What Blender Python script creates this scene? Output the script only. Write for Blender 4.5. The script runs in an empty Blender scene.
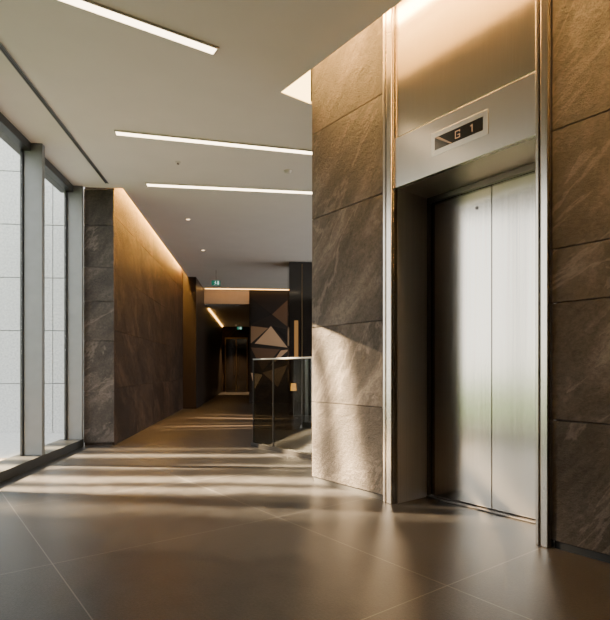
import bpy, bmesh, math, random
from mathutils import Matrix, Vector
random.seed(7)
SC = bpy.context.scene
COL = SC.collection
F, HY, CAMH, CX = 515.0, 370.0, 1.05, 305.0
CEIL = 3.57

# ------------------------------------------------------------------ frames
EA = math.atan2(-.7965, .6047)           # lift wall: local x along the wall (to the right), y into the wall
EO = Vector((.066, 4.87, 0))
LA = math.atan2(.0947, .9955)            # corridor: local x across, y along
LO = Vector((-3.05, 7.1, 0))
EM = Matrix.Translation(EO) @ Matrix.Rotation(EA, 4, 'Z')
LM = Matrix.Translation(LO) @ Matrix.Rotation(LA, 4, 'Z')
def E(x, y, z=0): return EM @ Vector((x, y, z))
def L(x, y, z=0): return LM @ Vector((x, y, z))
def on_ceiling(px, py, h=CEIL):
    d = F * (h - CAMH) / (HY - py)
    return Vector(((px - CX) / F * d, d, h))

# ------------------------------------------------------------------ materials
def mat(name):
    m = bpy.data.materials.new(name); m.use_nodes = True
    nt = m.node_tree; nt.nodes.clear()
    out = nt.nodes.new('ShaderNodeOutputMaterial')
    return m, nt, out
def N(nt, t, **kw):
    n = nt.nodes.new(t)
    for k, v in kw.items():
        if k in n.inputs: n.inputs[k].default_value = v
        else: setattr(n, k, v)
    return n
def ramp(nt, src, stops):
    r = nt.nodes.new('ShaderNodeValToRGB')
    el = r.color_ramp.elements
    while len(el) < len(stops): el.new(.5)
    for e, (p, c) in zip(el, stops):
        e.position = p; e.color = (*c, 1) if len(c) == 3 else c
    nt.links.new(src, r.inputs[0]); return r
def coords(nt, scale=(1,1,1), rot=(0,0,0), src='Object'):
    tc = nt.nodes.new('ShaderNodeTexCoord'); mp = nt.nodes.new('ShaderNodeMapping')
    mp.inputs['Scale'].default_value = scale; mp.inputs['Rotation'].default_value = rot
    nt.links.new(tc.outputs[src], mp.inputs[0]); return mp
def simple(name, col, rough=.5, metal=0, spec=.5, noise=.06, nscale=8, bump=0, stretch=(1,1,1)):
    m, nt, out = mat(name)
    b = N(nt, 'ShaderNodeBsdfPrincipled', Roughness=rough, Metallic=metal)
    b.inputs['Specular IOR Level'].default_value = spec
    mp = coords(nt, stretch)
    n = N(nt, 'ShaderNodeTexNoise', Scale=nscale, Detail=4.0)
    nt.links.new(mp.outputs[0], n.inputs['Vector'])
    lo = tuple(max(0, c*(1-noise)) for c in col); hi = tuple(min(1, c*(1+noise)) for c in col)
    r = ramp(nt, n.outputs['Fac'], [(.3, lo), (.7, hi)])
    nt.links.new(r.outputs[0], b.inputs['Base Color'])
    if bump:
        bp = N(nt, 'ShaderNodeBump', Strength=bump, Distance=.01)
        nt.links.new(n.outputs['Fac'], bp.inputs['Height']); nt.links.new(bp.outputs[0], b.inputs['Normal'])
    nt.links.new(b.outputs[0], out.inputs[0]); return m
def emis(name, col, s):
    m, nt, out = mat(name)
    e = N(nt, 'ShaderNodeEmission', Strength=s); e.inputs['Color'].default_value = (*col, 1)
    nt.links.new(e.outputs[0], out.inputs[0]); return m
def stone(name, dark, mid, light, rough=.55, spec=.35, vein=.42):
    m, nt, out = mat(name)
    b = N(nt, 'ShaderNodeBsdfPrincipled', Roughness=rough)
    b.inputs['Specular IOR Level'].default_value = spec
    tc = nt.nodes.new('ShaderNodeTexCoord')
    at = N(nt, 'ShaderNodeAttribute', attribute_name='tint')
    off = N(nt, 'ShaderNodeVectorMath', operation='MULTIPLY_ADD')
    off.inputs[1].default_value = (9, 9, 9)
    nt.links.new(at.outputs['Color'], off.inputs[0]); nt.links.new(tc.outputs['Object'], off.inputs[2])
    m0 = nt.nodes.new('ShaderNodeMapping'); m0.inputs['Rotation'].default_value = (0.7, .72, 0)
    nt.links.new(off.outputs[0], m0.inputs[0])
    mp = nt.nodes.new('ShaderNodeMapping'); mp.inputs['Scale'].default_value = (.7, .9, 2.4)
    nt.links.new(m0.outputs[0], mp.inputs[0])
    n1 = N(nt, 'ShaderNodeTexNoise', Scale=1.5, Detail=12.0, Roughness=.70, Distortion=.4)
    nt.links.new(mp.outputs[0], n1.inputs['Vector'])
    n2 = N(nt, 'ShaderNodeTexNoise', Scale=36.0, Detail=8.0, Roughness=.78)
    nt.links.new(off.outputs[0], n2.inputs['Vector'])
    # a few pale slanted veins
    n3 = N(nt, 'ShaderNodeTexNoise', Scale=.8, Detail=8.0, Roughness=.64, Distortion=.6)
    nt.links.new(mp.outputs[0], n3.inputs['Vector'])
    vr = ramp(nt, n3.outputs['Fac'], [(.535, (0,0,0)), (.55, (1,1,1)), (.575, (0,0,0))])
    base = ramp(nt, n1.outputs['Fac'], [(.36, dark), (.52, mid), (.67, light)])
    mx = N(nt, 'ShaderNodeMix', data_type='RGBA', blend_type='MULTIPLY')
    mx.inputs['Factor'].default_value = .9
    g = ramp(nt, n2.outputs['Fac'], [(.3, (.4,.4,.4)), (.7, (1.5,1.5,1.5))])
    nt.links.new(base.outputs[0], mx.inputs['A']); nt.links.new(g.outputs[0], mx.inputs['B'])
    vm = N(nt, 'ShaderNodeMath', operation='MULTIPLY'); vm.inputs[1].default_value = vein
    nt.links.new(vr.outputs[0], vm.inputs[0])
    mv = N(nt, 'ShaderNodeMix', data_type='RGBA')
    mv.inputs['B'].default_value = (*[min(1, c*1.8) for c in light], 1)
    nt.links.new(vm.outputs[0], mv.inputs['Factor']); nt.links.new(mx.outputs['Result'], mv.inputs['A'])
    tv = N(nt, 'ShaderNodeMapRange'); tv.inputs['To Min'].default_value = .82; tv.inputs['To Max'].default_value = 1.18
    nt.links.new(at.outputs['Fac'], tv.inputs['Value'])
    mt = N(nt, 'ShaderNodeVectorMath', operation='SCALE')
    nt.links.new(mv.outputs['Result'], mt.inputs[0]); nt.links.new(tv.outputs[0], mt.inputs['Scale'])
    nt.links.new(mt.outputs[0], b.inputs['Base Color'])
    ad = N(nt, 'ShaderNodeMath', operation='ADD')
    nt.links.new(n1.outputs['Fac'], ad.inputs[0]); nt.links.new(n2.outputs['Fac'], ad.inputs[1])
    bp = N(nt, 'ShaderNodeBump', Strength=.95, Distance=.026)
    nt.links.new(ad.outputs[0], bp.inputs['Height']); nt.links.new(bp.outputs[0], b.inputs['Normal'])
    nt.links.new(b.outputs[0], out.inputs[0]); return m
def steel(name, col, rough, brush=(420, 420, 3), var=.05):
    m, nt, out = mat(name)
    b = N(nt, 'ShaderNodeBsdfPrincipled', Roughness=rough, Metallic=1.0)
    mp = coords(nt, brush)
    n = N(nt, 'ShaderNodeTexNoise', Scale=1.0, Detail=2.0)
    nt.links.new(mp.outputs[0], n.inputs['Vector'])
    r = ramp(nt, n.outputs['Fac'], [(.3, tuple(c*(1-var) for c in col)), (.7, tuple(min(1, c*(1+var)) for c in col))])
    nt.links.new(r.outputs[0], b.inputs['Base Color'])
    rr = N(nt, 'ShaderNodeMapRange'); rr.inputs['To Min'].default_value = rough*.9; rr.inputs['To Max'].default_value = rough*1.1
    nt.links.new(n.outputs['Fac'], rr.inputs['Value']); nt.links.new(rr.outputs[0], b.inputs['Roughness'])
    nt.links.new(b.outputs[0], out.inputs[0]); return m
def glass(name, tint=(.96,.98,.97), refl=.7, base=.045):
    m, nt, out = mat(name)
    t = nt.nodes.new('ShaderNodeBsdfTransparent'); t.inputs[0].default_value = (*tint, 1)
    g = N(nt, 'ShaderNodeBsdfGlossy', Roughness=.0)
    ge = nt.nodes.new('ShaderNodeNewGeometry')
    dt = N(nt, 'ShaderNodeVectorMath', operation='DOT_PRODUCT')
    nt.links.new(ge.outputs['Normal'], dt.inputs[0]); nt.links.new(ge.outputs['Incoming'], dt.inputs[1])
    ab = N(nt, 'ShaderNodeMath', operation='ABSOLUTE'); nt.links.new(dt.outputs['Value'], ab.inputs[0])
    iv = N(nt, 'ShaderNodeMath', operation='SUBTRACT'); iv.inputs[0].default_value = 1; nt.links.new(ab.outputs[0], iv.inputs[1])
    pw = N(nt, 'ShaderNodeMath', operation='POWER'); pw.inputs[1].default_value = 5; nt.links.new(iv.outputs[0], pw.inputs[0])
    ma = N(nt, 'ShaderNodeMath', operation='MULTIPLY_ADD'); ma.inputs[1].default_value = .9*refl; ma.inputs[2].default_value = base*refl
    nt.links.new(pw.outputs[0], ma.inputs[0])
    mx = nt.nodes.new('ShaderNodeMixShader')
    nt.links.new(ma.outputs[0], mx.inputs[0]); nt.links.new(t.outputs[0], mx.inputs[1]); nt.links.new(g.outputs[0], mx.inputs[2])
    nt.links.new(mx.outputs[0], out.inputs[0]); return m
def floor_mat():
    m, nt, out = mat('floor stone tiles')
    b = N(nt, 'ShaderNodeBsdfPrincipled', Roughness=.3)
    b.inputs['Specular IOR Level'].default_value = .42
    tc = nt.nodes.new('ShaderNodeTexCoord'); sp = nt.nodes.new('ShaderNodeSeparateXYZ')
    nt.links.new(tc.outputs['Object'], sp.inputs[0])
    def line(axis, offset, period):
        a = N(nt, 'ShaderNodeMath', operation='ADD'); a.inputs[1].default_value = -offset + 50*period
        nt.links.new(sp.outputs[axis], a.inputs[0])
        md = N(nt, 'ShaderNodeMath', operation='PINGPONG'); md.inputs[1].default_value = period/2
        nt.links.new(a.outputs[0], md.inputs[0])
        lt = N(nt, 'ShaderNodeMath', operation='LESS_THAN'); lt.inputs[1].default_value = .0028
        nt.links.new(md.outputs[0], lt.inputs[0]); return lt
    lx = line('X', 2.26, 1.47); ly = line('Y', -.93, 1.47)
    mxl = N(nt, 'ShaderNodeMath', operation='MAXIMUM')
    nt.links.new(lx.outputs[0], mxl.inputs[0]); nt.links.new(ly.outputs[0], mxl.inputs[1])
    n1 = N(nt, 'ShaderNodeTexNoise', Scale=7.0, Detail=10.0, Roughness=.72, Distortion=.0)
    n2 = N(nt, 'ShaderNodeTexNoise', Scale=80.0, Detail=5.0, Roughness=.7)
    for n in (n1, n2): nt.links.new(tc.outputs['Object'], n.inputs['Vector'])
    r = ramp(nt, n1.outputs['Fac'], [(.25, (.014,.0135,.0137)), (.75, (.052,.050,.0495))])
    mu = N(nt, 'ShaderNodeMix', data_type='RGBA', blend_type='MULTIPLY'); mu.inputs['Factor'].default_value = .85
    g = ramp(nt, n2.outputs['Fac'], [(.3, (.45,.45,.45)), (.7, (1.5,1.5,1.5))])
    nt.links.new(r.outputs[0], mu.inputs['A']); nt.links.new(g.outputs[0], mu.inputs['B'])
    mg = N(nt, 'ShaderNodeMix', data_type='RGBA'); mg.inputs['B'].default_value = (.15,.14,.13,1)
    nt.links.new(mxl.outputs[0], mg.inputs['Factor']); nt.links.new(mu.outputs['Result'], mg.inputs['A'])
    nt.links.new(mg.outputs['Result'], b.inputs['Base Color'])
    rr = N(nt, 'ShaderNodeMapRange'); rr.inputs['From Min'].default_value = .3; rr.inputs['From Max'].default_value = .7
    rr.inputs['To Min'].default_value = .29; rr.inputs['To Max'].default_value = .36
    nt.links.new(n1.outputs['Fac'], rr.inputs['Value']); nt.links.new(rr.outputs[0], b.inputs['Roughness'])
    bp = N(nt, 'ShaderNodeBump', Strength=.25, Distance=.004)
    nt.links.new(n2.outputs['Fac'], bp.inputs['Height']); nt.links.new(bp.outputs[0], b.inputs['Normal'])
    nt.links.new(b.outputs[0], out.inputs[0]); return m
def attr_mat(name, rough=.7):
    m, nt, out = mat(name)
    b = N(nt, 'ShaderNodeBsdfPrincipled', Roughness=rough)
    b.inputs['Specular IOR Level'].default_value = .2
    a = N(nt, 'ShaderNodeAttribute', attribute_name='tint')
    nt.links.new(a.outputs['Color'], b.inputs['Base Color'])
    nt.links.new(b.outputs[0], out.inputs[0]); return m

M = dict(
    stone=stone('dark slate cladding', (.026,.020,.0162), (.058,.0465,.039), (.122,.101,.085)),
    stone_brown=stone('brown slate cladding', (.009,.005,.003), (.023,.0135,.0085), (.055,.034,.022), .6, .12, .35),
    granite=simple('pale granite', (.43,.435,.43), .7, noise=.2, nscale=30, bump=.15),
    joint=simple('granite joint', (.13,.13,.13), .9),
    gap=simple('shadow gap', (.012,.011,.01), .8),
    dark=simple('dark panel', (.014,.0095,.007), .4, spec=.25),
    darkgloss=simple('black glass', (.012,.010,.009), .08, spec=.8),
    ceil=simple('ceiling paint', (.72,.685,.64), .85, noise=.02, nscale=3),
    white=simple('white cove paint', (.8,.74,.66), .8, noise=.02),
    beige=simple('bulkhead plaster', (.42,.29,.18), .8, noise=.04),
    steel=steel('brushed steel', (.50,.46,.415), .26),
    steelsheen=steel('brushed steel sheen tint', (.50,.44,.355), .20),  # gold tint puts the cove light's reflection into the steel colour
    door=steel('brushed door steel', (.50,.455,.40), .17, (190, 190, .8), .08),
    polish=steel('satin steel trim', (.44,.39,.335), .22),
    plate=steel('pale steel plate', (.56,.525,.48), .28),
    darksteel=steel('dark recess steel', (.56,.52,.47), .42, (190, 190, .8), .07),
    frame=steel('dark door frame steel', (.13,.115,.10), .4),
    railsteel=simple('dark rail', (.022,.02,.018), .6, spec=.15),
    alu=simple('grey aluminium', (.17,.175,.175), .45, metal=.3),
    darkalu=simple('charcoal aluminium', (.032,.034,.034), .45, metal=.3),
    glass=glass('clear window glass'),
    bglass=glass('balustrade glass', (.60,.61,.54), 1.0, .18),
    floor=floor_mat(),
    paving=simple('brown paving', (.17,.14,.105), .8, noise=.1, nscale=3),
    paving2=simple('pale granite paving', (.46,.46,.45), .8, noise=.2, nscale=20),
    grass=simple('grass', (.18,.27,.05), .9, noise=.5, nscale=2),
    strip=emis('warm white light', (1,.78,.50), 10.0),
    cove=emis('warm cove light', (1,.56,.17), 110.0),
    covesoft=emis('cove end glow', (1,.64,.22), 10.0),  # emission stands in for cove light falling on the slot end
    cove2=emis('warm corridor cove light', (1,.47,.085), 380.0),
    line=emis('warm line light', (1,.50,.12), 10.0),
    inlay=emis('warm inlay light', (1,.50,.16), .35),
    spot=emis('downlight lens', (1,.7,.4), 4.0),
    digit=emis('display digits', (1,.57,.28), .6),
    slash=simple('painted screen reflection', (.26,.19,.14), .3),  # flat pale colour painted as a reflection on the display
    screen=simple('display screen', (.012,.009,.008), .15),
    green=emis('exit sign green', (.03,.30,.18), .5),
    signwhite=emis('exit sign white', (.8,1,.92), 1.0),
    lamp=emis('lamp shade glow', (1,.46,.12), 3.0),
    brass=steel('aged brass', (.20,.14,.08), .3),
    bronze=simple('dark bronze', (.02,.014,.01), .4),
    plastic=simple('off white plastic', (.6,.57,.52), .5),
    art=attr_mat('art facets'),
)

# ------------------------------------------------------------------ mesh helpers
class MB:
    def __init__(s):
        s.bm = bmesh.new(); s.lay = s.bm.loops.layers.float_color.new('tint')
    def _tint(s, faces, t):
        if t is None: t = (random.random(), random.random(), random.random(), 1)
        for f in faces:
            for l in f.loops: l[s.lay] = t
    def box(s, x0, x1, y0, y1, z0, z1, t=None, bevel=0):
        r = bmesh.ops.create_cube(s.bm, size=1)
        vs = r['verts']
        for v in vs:
            v.co = Vector((x0 if v.co.x < 0 else x1, y0 if v.co.y < 0 else y1, z0 if v.co.z < 0 else z1))
        fs = set(f for v in vs for f in v.link_faces)
        s._tint(fs, t)
        if bevel:
            es = list(set(e for v in vs for e in v.link_edges))
            bmesh.ops.bevel(s.bm, geom=es, offset=bevel, segments=2, affect='EDGES', profile=.5)
        return s
    def prism(s, pts, z0, z1, t=None):
        lo = [s.bm.verts.new((p[0], p[1], z0)) for p in pts]
        hi = [s.bm.verts.new((p[0], p[1], z1)) for p in pts]
        n = len(pts); fs = [s.bm.faces.new(hi), s.bm.faces.new(lo[::-1])]
        for i in range(n):
            fs.append(s.bm.faces.new((lo[i], lo[(i+1) % n], hi[(i+1) % n], hi[i])))
        s._tint(fs, t); return s
    def plate(s, pts, y0, y1, t=None):      # polygon in x,z extruded along y
        lo = [s.bm.verts.new((p[0], y0, p[1])) for p in pts]
        hi = [s.bm.verts.new((p[0], y1, p[1])) for p in pts]
        n = len(pts); fs = [s.bm.faces.new(hi), s.bm.faces.new(lo[::-1])]
        for i in range(n):
            fs.append(s.bm.faces.new((lo[i], lo[(i+1) % n], hi[(i+1) % n], hi[i])))
        s._tint(fs, t); return s
    def cyl(s, c, r, z0, z1, r2=None, seg=28, axis='z', t=None):
        r2 = r if r2 is None else r2
        res = bmesh.ops.create_cone(s.bm, cap_ends=True, segments=seg, radius1=r, radius2=r2, depth=z1-z0)
        mt = Matrix.Identity(4)
        if axis == 'y': mt = Matrix.Rotation(-math.pi/2, 4, 'X')
        if axis == 'x': mt = Matrix.Rotation(math.pi/2, 4, 'Y')
        base = {'z': Vector((c[0], c[1], (z0+z1)/2)), 'y': Vector((c[0], (z0+z1)/2, c[1])), 'x': Vector(((z0+z1)/2, c[0], c[1]))}[axis]
        for v in res['verts']: v.co = mt @ v.co + base
        s._tint(set(f for v in res['verts'] for f in v.link_faces), t); return s
    def ring(s, c, r0, r1, z0, z1, seg=28):
        a = [[], [], [], []]
        for i in range(seg):
            th = 2*math.pi*i/seg; k = (math.cos(th), math.sin(th))
            for j, (r, z) in enumerate(((r0, z0), (r1, z0), (r1, z1), (r0, z1))):
                a[j].append(s.bm.verts.new((c[0]+r*k[0], c[1]+r*k[1], z)))
        fs = []
        for i in range(seg):
            q = (i+1) % seg
            for j in range(4):
                k2 = (j+1) % 4
                fs.append(s.bm.faces.new((a[j][i], a[j][q], a[k2][q], a[k2][i])))
        s._tint(fs, None); return s
    def build(s, name, m, parent=None, matrix=None, smooth=False, kind=None, label=None):
        bmesh.ops.recalc_face_normals(s.bm, faces=s.bm.faces[:])
        me = bpy.data.meshes.new(name); s.bm.to_mesh(me); s.bm.free()
        me.materials.append(m)
        o = bpy.data.objects.new(name, me); COL.objects.link(o)
        if parent: o.parent = parent
        if matrix is not None: o.matrix_world = matrix
        if smooth:
            for p in me.polygons: p.use_smooth = len(p.vertices) == 4
        if kind: o['kind'] = kind
        if label: o['label'] = label
        return o
def thing(name, label, cat, matrix=None, group=None):
    o = bpy.data.objects.new(name, None); COL.objects.link(o); o.empty_display_size = .1
    if matrix is not None: o.matrix_world = matrix
    o['label'] = label; o['category'] = cat
    if group: o['group'] = group
    return o
def at(p, rz=0): return Matrix.Translation(Vector(p)) @ Matrix.Rotation(rz, 4, 'Z')
LMI, EMI = LM.inverted(), EM.inverted()
S = 'structure'

# ------------------------------------------------------------------ floor, ceiling
fp = [L(-.3,-11), L(-.3,19), L(11,19), L(11,2), E(11,3), E(11,-.5)]
mb = MB(); mb.prism([(EMI @ p)[:2] for p in fp], -.12, 0); mb.build('floor', M['floor'], matrix=EM, kind=S)

cp = [L(-.3,-10.6), L(-.3,-.004), L(.4,-.004), L(.52,-.004), L(.52,9.0), L(10,9.0), E(-.02,7), E(-.02,0), E(-.02,-.345), E(10,-.345)]
mb = MB(); mb.prism([(p.x, p.y) for p in cp], CEIL, CEIL+.03)
mb.build('ceiling', M['ceil'], kind=S)
mb = MB()      # upstands of the two light coves
mb.box(-.02, 10, -.36, -.345, CEIL+.03, 4.0).box(-.04, -.02, -.36, 0, CEIL+.03, 4.0)
mb.build('trim_1', M['white'], matrix=EM, kind=S)
mb = MB(); mb.box(.52, .535, 0, 9, CEIL+.03, 4.0).box(.4, .52, -.004, .0, CEIL+.03, 4.0)
mb.build('trim_2', M['white'], matrix=LM, kind=S)
rp = [L(-.3,-11), L(-.3,9.2), L(11,9.2), L(11,2), E(11,3), E(11,-.5)]
mb = MB(); mb.prism([(p.x, p.y) for p in rp], 4.0, 4.12); mb.build('ceiling.001', M['white'], kind=S)
mb = MB(); mb.box(.75, 2.15, 9.14, 17.6, 3.13, 3.2); mb.build('ceiling.002', M['ceil'], matrix=LM, kind=S)

# ------------------------------------------------------------------ lift wall
def panel_wall(mb, x0, x1, zs, y0=0, y1=.03, gap=.006, xs=None):
    xs = xs or [x0, x1]
    for i in range(len(xs)-1):
        for j in range(len(zs)-1):
            mb.box(xs[i]+(gap/2 if i else 0), xs[i+1]-(gap/2 if i < len(xs)-2 else 0), y0, y1, zs[j]+gap/2, zs[j+1]-gap/2, bevel=.002)
mb = MB(); panel_wall(mb, 0, .946, [.045, .75, 1.45, 2.47, 3.27, 3.98])
mb.box(0.004, .94, .032, 2.6, .045, 3.98)
wl = mb.build('wall_right', M['stone'], matrix=EM, kind=S)
mb = MB(); panel_wall(mb, 2.302, 10, [.045, .755, 1.443, 1.76, 2.458, 3.3, 3.98], xs=[2.302, 3.9, 5.5, 7.1, 8.7, 10])
mb.box(2.31, 10, .032, .6, .045, 3.98)
mb.build('wall_right.001', M['stone'], matrix=EM, kind=S)
mb = MB(); mb.box(.012, .94, .014, 2.5, 0, .045); mb.build('base_shadow_right', M['gap'], matrix=EM, kind=S)  # near-black strip paints the shade in the recess under the slate
mb = MB(); mb.box(2.31, 10, .014, .5, 0, .045); mb.build('base_shadow_right.001', M['gap'], matrix=EM, kind=S)

# ------------------------------------------------------------------ the lift
lift = thing('elevator', 'brushed steel elevator entrance with closed two-leaf doors in the dark slate wall', 'elevator', EM)
X0, X1, D, HT = 1.055, 2.208, .42, 2.47
def trim(x0, x1):
    b = MB(); w = x1-x0
    b.box(x0+.004, x1-.004, -.012, .03, 0, 3.98, bevel=.002)
    b.box(x0+.008, x0+w*.34, -.035, -.012, 0, 3.98, bevel=.006)
    b.box(x0+w*.42, x1-.006, -.035, -.012, 0, 3.98, bevel=.006)
    return b
trim(.948, X0).build('edge_trim', M['polish'], lift)
trim(X1, 2.30).build('edge_trim', M['polish'], lift)
mb = MB(); mb.box(X0-.05, X0, .032, D+.05, 0, HT); mb.build('side_jamb', M['darksteel'], lift)
mb = MB(); mb.box(X1, X1+.05, .032, D+.05, 0, HT); mb.build('side_jamb', M['darksteel'], lift)
mb = MB(); mb.box(X0+.001, X0+.02, D-.04, D-.006, 0.015, HT-.045, bevel=.002).box(X1-.02, X1-.001, D-.04, D-.006, 0.015, HT-.045, bevel=.002)
mb.box(X0+.001, X1-.001, D-.04, D-.006, HT-.045, HT-.001, bevel=.002); mb.build('door_frame', M['frame'], lift, label='thin dark frame around the doors')
mb = MB(); mb.box(X0+.001, X1-.001, -.006, .03, HT, 2.855, bevel=.002); mb.build('header_panel', M['steel'], lift, label='plain steel lintel panel above the doors')
mb = MB(); mb.box(X0+.001, X1-.001, .031, D+.05, HT, HT+.05); mb.build('soffit', M['darksteel'], lift, label='dark steel underside of the lintel')
mb = MB(); mb.box(X0+.001, X1-.001, .004, .03, 2.867, 3.98, bevel=.002); mb.build('upper_panel', M['steelsheen'], lift)
mid = (X0+X1)/2
for a, b_ in ((X0+.002, mid-.002), (mid+.002, X1-.002)):
    mb = MB(); mb.box(a, b_, D, D+.04, .018, HT-.03, bevel=.003)
    lf = mb.build('door_leaf', M['door'], lift)
    if a < 1.2:
        k = MB(); k.cyl((1.505, 2.285), .013, D-.004, D+.002, axis='y')
        k.build('keyhole', M['frame'], lf, label='small round release keyhole')
mb = MB()
mb.box(X0+.002, X1-.002, D-.05, D-.004, 0.001, .012, bevel=.002)
for y in (D-.002, D+.018, D+.036): mb.box(X0+.002, X1-.002, y, y+.01, 0.001, .012)
mb.build('door_sill', M['frame'], lift)
# indicator
mb = MB(); mb.box(1.417, 1.882, -.012, -.006, 2.592, 2.758, bevel=.002)
ind = mb.build('floor_indicator', M['plate'], lift, label='flat steel plate with black floor display')
mb = MB(); mb.box(1.452, 1.845, -.014, -.012, 2.630, 2.720); mb.build('display_screen', M['screen'], ind)
mb = MB(); mb.plate([(1.455, 2.717), (1.485, 2.717), (1.602, 2.633), (1.584, 2.633)], -.0145, -.014)
mb.build('display_reflection', M['slash'], ind, label='painted pale diagonal reflection at the left of the display')
cz, hh, st = 2.675, .026, .005
def glyph(segs, name, lab):
    b = MB()
    for x0, x1, z0, z1 in segs: b.box(x0, x1, -.0154, -.0141, z0, z1)
    b.build(name, M['digit'], ind, label=lab)
gx = 1.628; gw = .04
glyph([(gx, gx+gw, cz+hh-st, cz+hh), (gx, gx+st, cz-hh+st, cz+hh-st), (gx, gx+gw, cz-hh, cz-hh+st),
       (gx+gw-st, gx+gw, cz-hh+st, cz-.001), (gx+gw*.5, gx+gw-st, cz-.001-st, cz-.001), (gx+gw-st, gx+gw, cz+hh-st-.008, cz+hh-st)], 'display_letter', 'glowing amber letter G')
gx = 1.75
glyph([(gx+.012, gx+.012+st, cz-hh, cz+hh), (gx, gx+.012, cz+hh-st-.006, cz+hh-.006)], 'display_numeral', 'glowing amber numeral 1')

# ------------------------------------------------------------------ corridor walls
ZS = [.045, .75, 1.45, 2.0, 2.47, 3.05, 3.55]
mb = MB(); panel_wall(mb, 0, .4, ZS)
mb.box(0, .368, .032, 6.8, .0, 3.98)
mb.build('wall_left', M['stone'], matrix=LM, kind=S)
mb = MB()
ys = [.032, 1.4, 2.75, 4.1, 5.45, 6.8]; zz = [0, .8, 1.6, 2.4, 3.2, 3.98]
for i in range(5):
    for j in range(5):
        mb.box(.37, .4, ys[i]+.002, ys[i+1]-.002, zz[j]+.002, zz[j+1]-.002, bevel=.0015)
mb.build('wall_corridor', M['stone_brown'], matrix=LM, kind=S)
mb = MB(); mb.box(.1, .75, 6.802, 17.6, 0, 3.98); mb.build('wall_corridor.001', M['dark'], matrix=LM, kind=S)
mb = MB()
mb.box(.75, 2.15, 9.0, 9.14, 3.13, 4.0)
mb.build('wall_far', M['beige'], matrix=LM, kind=S)
mb = MB(); mb.box(2.15, 10.5, 9.0, 9.14, 0, 4.0); mb.build('wall_far.001', M['dark'], matrix=LM, kind=S)
mb = MB(); mb.box(2.15, 2.3, 9.142, 17.6, 0, 3.2); mb.build('wall_corridor.002', M['darkgloss'], matrix=LM, kind=S)
mb = MB(); mb.box(.75, 2.15, 17.6, 17.7, 0, 3.2); mb.build('wall_end', M['stone_brown'], matrix=LM, kind=S)
# doors at the end of the corridor
mb = MB()
for x in (.9, 1.42, 1.94): mb.box(x-.025, x+.025, 17.5, 17.6, 0, 2.55)
mb.box(.875, 1.965, 17.5, 17.6, 2.55, 2.61)
dr = mb.build('door_1', M['brass'], matrix=LM, kind=S)
for a in (.925, 1.445):
    mb = MB(); mb.box(a, a+.47, 17.53, 17.57, .02, 2.55); lf = mb.build('door_leaf', M['darkgloss'], dr)
    mb = MB(); hx = a+.40 if a < 1 else a+.06
    mb.cyl((hx, 17.5), .014, .8, 1.7); mb.build('handle', M['brass'], lf)
# back wall (behind the camera)
mb = MB(); mb.box(-.3, 9.5, -11, -10.7, 0, 4.0); mb.build('wall_back', M['stone'], matrix=LM, kind=S)

# ------------------------------------------------------------------ windows
BAY = 1.31; NB = 4
for k in range(NB):
    y1 = -BAY*k; y0 = -BAY*(k+1)
    mb = MB()
    mb.box(-.26, 0, y0, y1, 0.0, .10)                       # curb
    mb.box(-.26, -.12, y0, y1, CEIL-.09, CEIL-.002)
    w = mb.build('window_%d' % (k+1), M['darkalu'], matrix=LM, kind=S)
    mb = MB(); mb.box(-.20, -.0, y1-.075 if k else y1-.06, y1-.002, .10, CEIL-.002, bevel=.004)
    mb.build('mullion', M['alu'], w)
    mb = MB(); mb.box(-.225, -.20, y1-.10, y1-.002, .10, CEIL-.09); mb.box(-.225, -.2, y0, y0+.03, .10, CEIL-.09)
    mb.build('sash_frame', M['darkalu'], w)
    mb = MB(); mb.box(-.215, -.208, y0+.03, y1-.1, .10, CEIL-.09); mb.build('pane', M['glass'], w)
mb = MB(); mb.box(-.3, -.26, -11, 0, -.1, .1).box(-.3, -.26, -11, 0, CEIL-.09, 4.0); mb.build('trim_3', M['darkalu'], matrix=LM, kind=S)
mb = MB(); mb.box(-.255, 0, -10.7, -BAY*NB-.002, 0, CEIL-.002); mb.build('wall_unseen_left', M['stone'], matrix=LM, kind=S)  # unseen solid wall added to darken door reflections and cut daylight
# outside
mb = MB()
for i in range(8):
    for j in range(11):
        x1 = -.02 - i*1.15; z0 = -.1 + j*.92
        mb.box(x1-1.137, x1, 2.0, 2.04, z0, z0+.907, bevel=.003)
ow = mb.build('wall_outside', M['granite'], matrix=LM, kind=S)
mb = MB(); mb.box(-9.2, -.02, 2.025, 2.3, -.1, 10); mb.build('wall_outside_joints', M['joint'], matrix=LM, kind=S)
mb = MB(); mb.box(-3.6, -.3, -14, -.6, -.14, -.05); mb.build('floor_outside', M['paving'], matrix=LM, kind=S)
mb = MB(); mb.box(-9.2, -.3, -.6, 2.0, -.14, -.05); mb.build('floor_outside.001', M['paving2'], matrix=LM, kind=S)
mb = MB(); mb.box(-60, -3.6, -40, -.62, -.16, -.06); lw = mb.build('lawn', M['grass'], matrix=LM)
lw['kind'] = 'stuff'; lw['label'] = 'green lawn outside beyond the windows'; lw['category'] = 'lawn'

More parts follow.
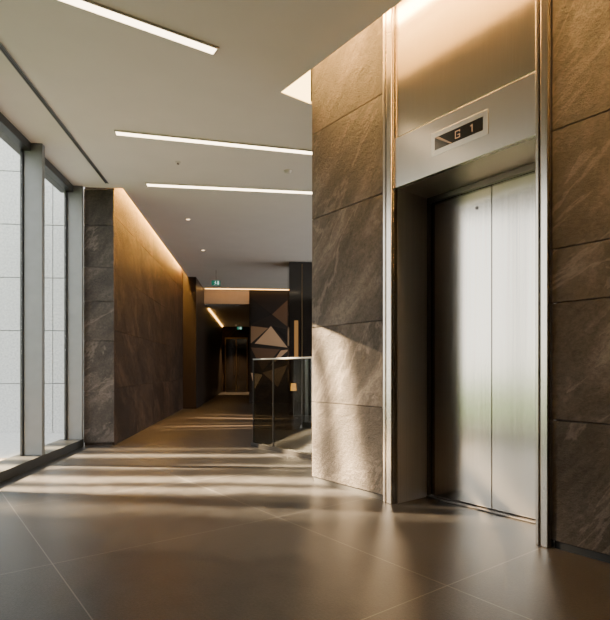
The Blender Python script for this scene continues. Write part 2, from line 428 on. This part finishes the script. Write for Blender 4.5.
# ------------------------------------------------------------------ ceiling lights
def strip(p, q, label, w=.1):
    p = Vector(p); q = Vector(q); d = q-p; ln = d.length
    t = thing('linear_ceiling_light', label, 'ceiling light', at((p.x, p.y, CEIL), math.atan2(d.y, d.x)), 'linear ceiling lights')
    b = MB(); b.box(0, ln, -w/2, w/2, -.012, -.004); b.build('diffuser', M['strip'], t)
    b = MB(); b.box(-.012, ln+.012, -w/2-.01, -w/2, -.016, -.001).box(-.012, ln+.012, w/2, w/2+.01, -.016, -.001)
    b.box(-.012, 0, -w/2, w/2, -.016, -.001).box(ln, ln+.012, -w/2, w/2, -.016, -.001)
    b.build('frame', M['plastic'], t)
a, b_ = on_ceiling(215, 50), on_ceiling(75, 0)
strip(b_ + (b_-a)*.45, a, 'warm white strip light recessed in ceiling, nearest, cut off by the top of the photo', .085)
a, b_ = on_ceiling(116, 132), on_ceiling(312, 152)
strip(a, b_+(b_-a)*.2, 'middle warm white strip light running across the ceiling toward the stone corner', .085)
a, b_ = on_ceiling(147, 184), on_ceiling(312, 192)
strip(a, b_+(b_-a)*.25, 'farthest and thinnest warm strip light across the ceiling, before the corridor')
# cove strips
t = thing('cove_light', 'warm cove light in the ceiling slot above the elevator wall', 'cove light', EM)
b = MB(); b.box(.03, 9.8, -.20, -.15, 3.93, 3.998); b.build('light_strip', M['cove'], t)
b = MB(); b.box(-.018, -.006, -.335, -.01, 3.575, 3.97, bevel=.002); b.build('end_glow_panel', M['covesoft'], t, label='added glowing panel standing in for the lit end of the light slot')  # glowing panel added so the slot end looks lit
t = thing('cove_light', 'warm cove light along the top of the brown corridor wall', 'cove light', LM)
b = MB(); b.box(.455, .495, .05, 6.6, 3.78, 3.81); b.build('light_strip', M['cove2'], t)
t = thing('cove_light', 'warm light strip washing the pale bulkhead over the corridor opening', 'cove light', LM)
b = MB(); b.box(.8, 4.0, 8.75, 8.80, CEIL-.012, CEIL-.001); b.build('light_strip', M['line'], t)
t = thing('cove_light', 'thin warm light line along the left wall deep inside the dark corridor', 'cove light', LM)
b = MB(); b.box(.76, .80, 10.2, 17.4, 3.10, 3.128); b.build('light_strip', M['line'], t)

def lamp(kind, name, loc, energy, col, **kw):
    ld = bpy.data.lights.new(name, kind); ld.energy = energy; ld.color = col
    for k, v in kw.items(): setattr(ld, k, v)
    o = bpy.data.objects.new(name, ld); COL.objects.link(o); o.location = loc; return o
def downlight(p, label, e=150):
    t = thing('downlight', label, 'downlight', at(p), 'corridor downlights')
    b = MB(); b.ring((0, 0), .035, .05, -.010, -.001); b.build('trim_ring', M['plastic'], t)
    b = MB(); b.cyl((0, 0), .035, -.007, -.001); b.build('lens', M['spot'], t)
    lamp('SPOT', 'downlight_lamp', (p[0], p[1], p[2]-.03), e, (1,.62,.30), spot_size=1.3, spot_blend=.6, shadow_soft_size=.04)
downlight(on_ceiling(188, 219), 'small round recessed downlight, nearer of the two at corridor mouth')
downlight(on_ceiling(203, 250), 'small round recessed downlight, farther one just above the exit sign')
downlight(L(1.45, 16.6, 3.13), 'added downlight in the low ceiling before the end doors of the far corridor', 1200)  # fixture and lamp added to warm the far corridor

# smoke detector and sprinkler
t = thing('smoke_detector', 'small white round smoke detector on ceiling between the two far strip lights', 'smoke detector', at(on_ceiling(288, 171)))
b = MB(); b.cyl((0,0), .055, -.010, -.001); b.build('base', M['plastic'], t)
b = MB(); b.cyl((0,0), .026, -.028, -.010, r2=.045); b.build('sensor_dome', M['plastic'], t)
t = thing('ceiling_sprinkler', 'tiny pendant fire sprinkler hanging from ceiling between the two far strip lights', 'ceiling sprinkler', at(on_ceiling(178, 162)))
b = MB(); b.cyl((0,0), .035, -.008, -.001); b.build('escutcheon', M['plastic'], t)
b = MB(); b.cyl((0,0), .008, -.022, -.008); b.build('stem', M['steel'], t)
b = MB(); b.cyl((0,0), .016, -.025, -.022); b.build('deflector', M['steel'], t)
# linear diffuser
p, q = on_ceiling(0, 45), on_ceiling(107, 183); p = p + (p-q)*.9
d = q-p
t = thing('air_diffuser', 'long dark linear air slot in ceiling beside the windows', 'air diffuser', at(p, math.atan2(d.y, d.x)))
b = MB(); b.box(0, d.length, -.014, .014, -.005, -.001); b.build('slot', M['gap'], t)
b = MB(); b.box(0, d.length, .014, .022, -.009, -.001).box(0, d.length, -.022, -.014, -.009, -.001).box(0, d.length, -.003, .003, -.007, -.005); b.build('frame', M['alu'], t)

# exit signs
def exit_sign(x, y, z, top, w, label):
    t = thing('exit_sign', label, 'exit sign', at((x, y, z), LA))
    h = w*.55
    b = MB(); b.box(-w/2, w/2, 0, .03, -h/2, h/2, bevel=.004); b.build('sign_box', M['green'], t)
    b = MB()
    b.box(-.10*w, -.03*w, -.004, 0, -.08*w, .10*w)
    b.cyl((-.05*w, .16*w), .045*w, -.004, 0, axis='y', seg=12)
    b.box(-.2*w, -.03*w, -.004, 0, .03*w, .07*w).box(-.1*w, .06*w, -.004, 0, -.12*w, -.07*w)
    b.box(-.18*w, -.1*w, -.004, 0, -.2*w, -.15*w).box(.16*w, .34*w, -.004, 0, -.2*w, .2*w)
    b.build('pictogram', M['signwhite'], t, label='white running figure and doorway')
    b = MB(); b.cyl((0, .015), .008, h/2, top-z-.002, seg=10); b.build('hanger_rod', M['steel'], t)
exit_sign(-2.247, 13.0, 3.25, CEIL, .22, 'small green lit exit sign hanging at the mouth of the corridor')
exit_sign(-2.86, 22.5, 2.88, 3.13, .22, 'tiny green exit sign far down the dark corridor above the end doors')

# ------------------------------------------------------------------ balustrade
t = thing('glass_balustrade', 'glass balustrade with thin handrail behind the stone corner', 'balustrade', EM)
b = MB(); b.box(-2.28, -.01, .71, .79, 0, .05); b.build('base_channel', M['railsteel'], t)
b = MB(); b.box(-2.28, -.01, .738, .762, 1.187, 1.207, bevel=.004); b.build('handrail', M['alu'], t)
for x in (-2.28, -1.785):
    b = MB(); b.box(x, x+.014, .74, .76, .05, 1.187); b.build('post', M['railsteel'], t)
for x0, x1 in ((-2.266, -1.785), (-1.771, -.01)):
    b = MB(); b.box(x0, x1, .744, .756, .05, 1.187); b.build('glass_panel', M['bglass'], t)

# ------------------------------------------------------------------ far things
t = thing('wall_art', 'large dark geometric wall panel of black and tan triangles', 'wall art', LM)
b = MB(); b.box(2.2, 3.42, 8.955, 8.998, .35, 3.42); b.build('back_panel', M['dark'], t)
tan, blk, br, md = (.40,.26,.155,1), (.010,.008,.007,1), (.09,.05,.028,1), (.20,.12,.066,1)
g = lambda u, v: (2.2+1.22*u, .35+3.07*v)
tris = [((0,.97),(.55,.80),(0,.70),blk), ((.55,.80),(1,.97),(1,.66),br),
        ((0,.68),(.45,.66),(0,.50),md), ((.1,.50),(.52,.68),(.95,.46),tan), ((.56,.68),(1,.64),(1,.48),blk),
        ((0,.46),(.75,.44),(.3,.22),br), ((.78,.43),(1,.44),(.5,.27),tan), ((.3,.2),(.95,.28),(.7,.05),md), ((0,.2),(.3,.18),(.1,.03),tan)]
b = MB()
for A, B_, C_, c in tris:
    pts = [g(*k) for k in (A, B_, C_)]
    cx = sum(p[0] for p in pts)/3; cz_ = sum(p[1] for p in pts)/3
    vs = [b.bm.verts.new((x, 8.954, z)) for x, z in pts] + [b.bm.verts.new((cx, 8.954-.008, cz_))]
    fs = [b.bm.faces.new((vs[i], vs[(i+1) % 3], vs[3])) for i in range(3)]
    b._tint(fs, c)
b.build('facet_relief', M['art'], t)
t = thing('column', 'dark glossy square column with soft warm light panel behind the glass balustrade', 'column', at((.05, 12.0, 0), LA))
b = MB(); b.box(-.42, .4, 0, .6, 0, CEIL-.002, bevel=.01); b.build('shaft', M['darkgloss'], t)
b = MB(); b.box(-.13, -.11, -.012, 0, 0.02, CEIL-.05); b.build('inlay_strip', M['brass'], t)
b = MB(); b.box(-.30, -.21, -.012, 0, 1.35, 2.2); b.build('light_panel', M['inlay'], t, label='dim warm vertical light panel')
t = thing('floor_lamp', 'low lamp with glowing amber shade behind the balustrade, in front of the dark column', 'lamp', at((-.25, 11.2, 0), LA))
b = MB(); b.box(-.09, .09, -.09, .09, 0, .03); b.build('base', M['bronze'], t)
b = MB(); b.cyl((0,0), .012, .03, .60); b.build('pole', M['bronze'], t)
b = MB(); b.cyl((0,0), .065, .60, .76, r2=.052); b.build('lamp_shade', M['lamp'], t)

# ------------------------------------------------------------------ light
DIST = 24.0
sun_t = Vector((-.7, 5.55, .3)); dirv = Vector((1, -.08, -.70)).normalized()
sp = lamp('SPOT', 'low_sun', sun_t - dirv*DIST, 2100000, (1, .70, .41), spot_size=math.radians(12.5), spot_blend=.2, shadow_soft_size=.08)
sp.rotation_euler = dirv.to_track_quat('-Z', 'Y').to_euler()
def gobo(ld, build):
    ld.use_nodes = True; nt = ld.node_tree
    em = [n for n in nt.nodes if n.type == 'EMISSION'][0]
    tc = nt.nodes.new('ShaderNodeTexCoord'); sx = nt.nodes.new('ShaderNodeSeparateXYZ')
    nt.links.new(tc.outputs['Normal'], sx.inputs[0])
    def div(o):
        a = N(nt, 'ShaderNodeMath', operation='DIVIDE'); nt.links.new(sx.outputs[o], a.inputs[0]); nt.links.new(sx.outputs['Z'], a.inputs[1])
        c = N(nt, 'ShaderNodeMath', operation='MULTIPLY'); c.inputs[1].default_value = -DIST; nt.links.new(a.outputs[0], c.inputs[0]); return c
    X, Y = div('X'), div('Y')
    nt.links.new(build(nt, X, Y), em.inputs['Strength'])
def leaf_shadow(nt, X, Y):
    # beam broken into long soft streaks, as if by trunks and foliage outside
    cb = nt.nodes.new('ShaderNodeCombineXYZ')
    nt.links.new(X.outputs[0], cb.inputs[0]); nt.links.new(Y.outputs[0], cb.inputs[1])
    n = N(nt, 'ShaderNodeTexNoise', Scale=1.6, Detail=3.5); nt.links.new(cb.outputs[0], n.inputs['Vector'])
    w1 = N(nt, 'ShaderNodeMath', operation='MULTIPLY_ADD'); w1.inputs[1].default_value = .36; nt.links.new(n.outputs['Fac'], w1.inputs[0])
    nt.links.new(X.outputs[0], w1.inputs[2])                     # X + .36*noise
    w2 = N(nt, 'ShaderNodeMath', operation='MULTIPLY_ADD'); w2.inputs[1].default_value = .14; nt.links.new(Y.outputs[0], w2.inputs[0])
    nt.links.new(w1.outputs[0], w2.inputs[2])                    # slight tilt
    t = N(nt, 'ShaderNodeMapRange'); t.inputs['From Min'].default_value = -1.6+.18; t.inputs['From Max'].default_value = 2.2+.18
    nt.links.new(w2.outputs[0], t.inputs['Value'])
    def P(x): return (x+1.6)/3.8
    lv = [(-1.55,.03),(-1.46,.14),(-1.36,.14),(-1.24,.03),(-.98,.03),(-.88,.65),(-.80,.65),(-.66,.04),(-.24,.04),(-.1,.55),(0,.5),(.12,.05),(.40,.06),(.52,1),
          (.70,1),(.78,.10),(.90,.10),(.98,.85),(1.08,.8),(1.2,.04),(1.5,.03),(1.6,.15),(1.75,.14),(1.87,.02)]
    r = ramp(nt, t.outputs[0], [(P(x), (v,v,v)) for x, v in lv])
    return r.outputs[0]
gobo(sp.data, leaf_shadow)
# added spot with no modelled source, for warm streaks across the corridor floor
d2 = Vector((-1, .04, -.7)).normalized(); t2 = Vector((-1.5, 10.6, 0))
s2 = lamp('SPOT', 'corridor_streak_fill', t2 - d2*4.6, 28000, (1, .58, .28), spot_size=math.radians(44), spot_blend=.6, shadow_soft_size=.03)
s2.rotation_euler = d2.to_track_quat('-Z', 'Y').to_euler()
def bars(nt, X, Y):
    cb = nt.nodes.new('ShaderNodeCombineXYZ')
    nt.links.new(X.outputs[0], cb.inputs[0])
    n = N(nt, 'ShaderNodeTexNoise', Scale=.5, Detail=2.0); nt.links.new(cb.outputs[0], n.inputs['Vector'])
    r = ramp(nt, n.outputs['Fac'], [(.50, (0,0,0)), (.60, (1,1,1))])
    def fade(src, a, b_):
        m = N(nt, 'ShaderNodeMapRange'); m.inputs['From Min'].default_value = a; m.inputs['From Max'].default_value = b_
        m.inputs['To Min'].default_value = 1; m.inputs['To Max'].default_value = 0
        nt.links.new(src.outputs[0], m.inputs['Value']); return m
    m1 = fade(Y, 1.5, 3.4); m2 = fade(Y, -1.0, -4.5)       # keep the beam off the left wall and off the balustrade bay
    mu = N(nt, 'ShaderNodeMath', operation='MULTIPLY'); nt.links.new(m1.outputs[0], mu.inputs[0]); nt.links.new(r.outputs[0], mu.inputs[1])
    mv = N(nt, 'ShaderNodeMath', operation='MULTIPLY'); nt.links.new(m2.outputs[0], mv.inputs[0]); nt.links.new(mu.outputs[0], mv.inputs[1])
    return mv.outputs[0]
gobo(s2.data, bars)
w = bpy.data.worlds.new('World'); SC.world = w; w.use_nodes = True
nt = w.node_tree; bg = nt.nodes['Background']
tc = nt.nodes.new('ShaderNodeTexCoord'); sx = nt.nodes.new('ShaderNodeSeparateXYZ')
nt.links.new(tc.outputs['Generated'], sx.inputs[0])
r = ramp(nt, sx.outputs['Z'], [(.0, (1.0,.965,.91)), (.6, (.93,.95,.99))])
nt.links.new(r.outputs[0], bg.inputs[0]); bg.inputs[1].default_value = 6.6

# ------------------------------------------------------------------ camera
cd = bpy.data.cameras.new('Camera'); cam = bpy.data.objects.new('Camera', cd); COL.objects.link(cam)
cam.location = (0, 0, CAMH); cam.rotation_euler = (math.pi/2, 0, 0)
cd.sensor_fit = 'AUTO'; cd.sensor_width = 36; cd.lens = F/620*36; cd.shift_y = (HY-310)/620; cd.clip_start = .05
SC.camera = cam
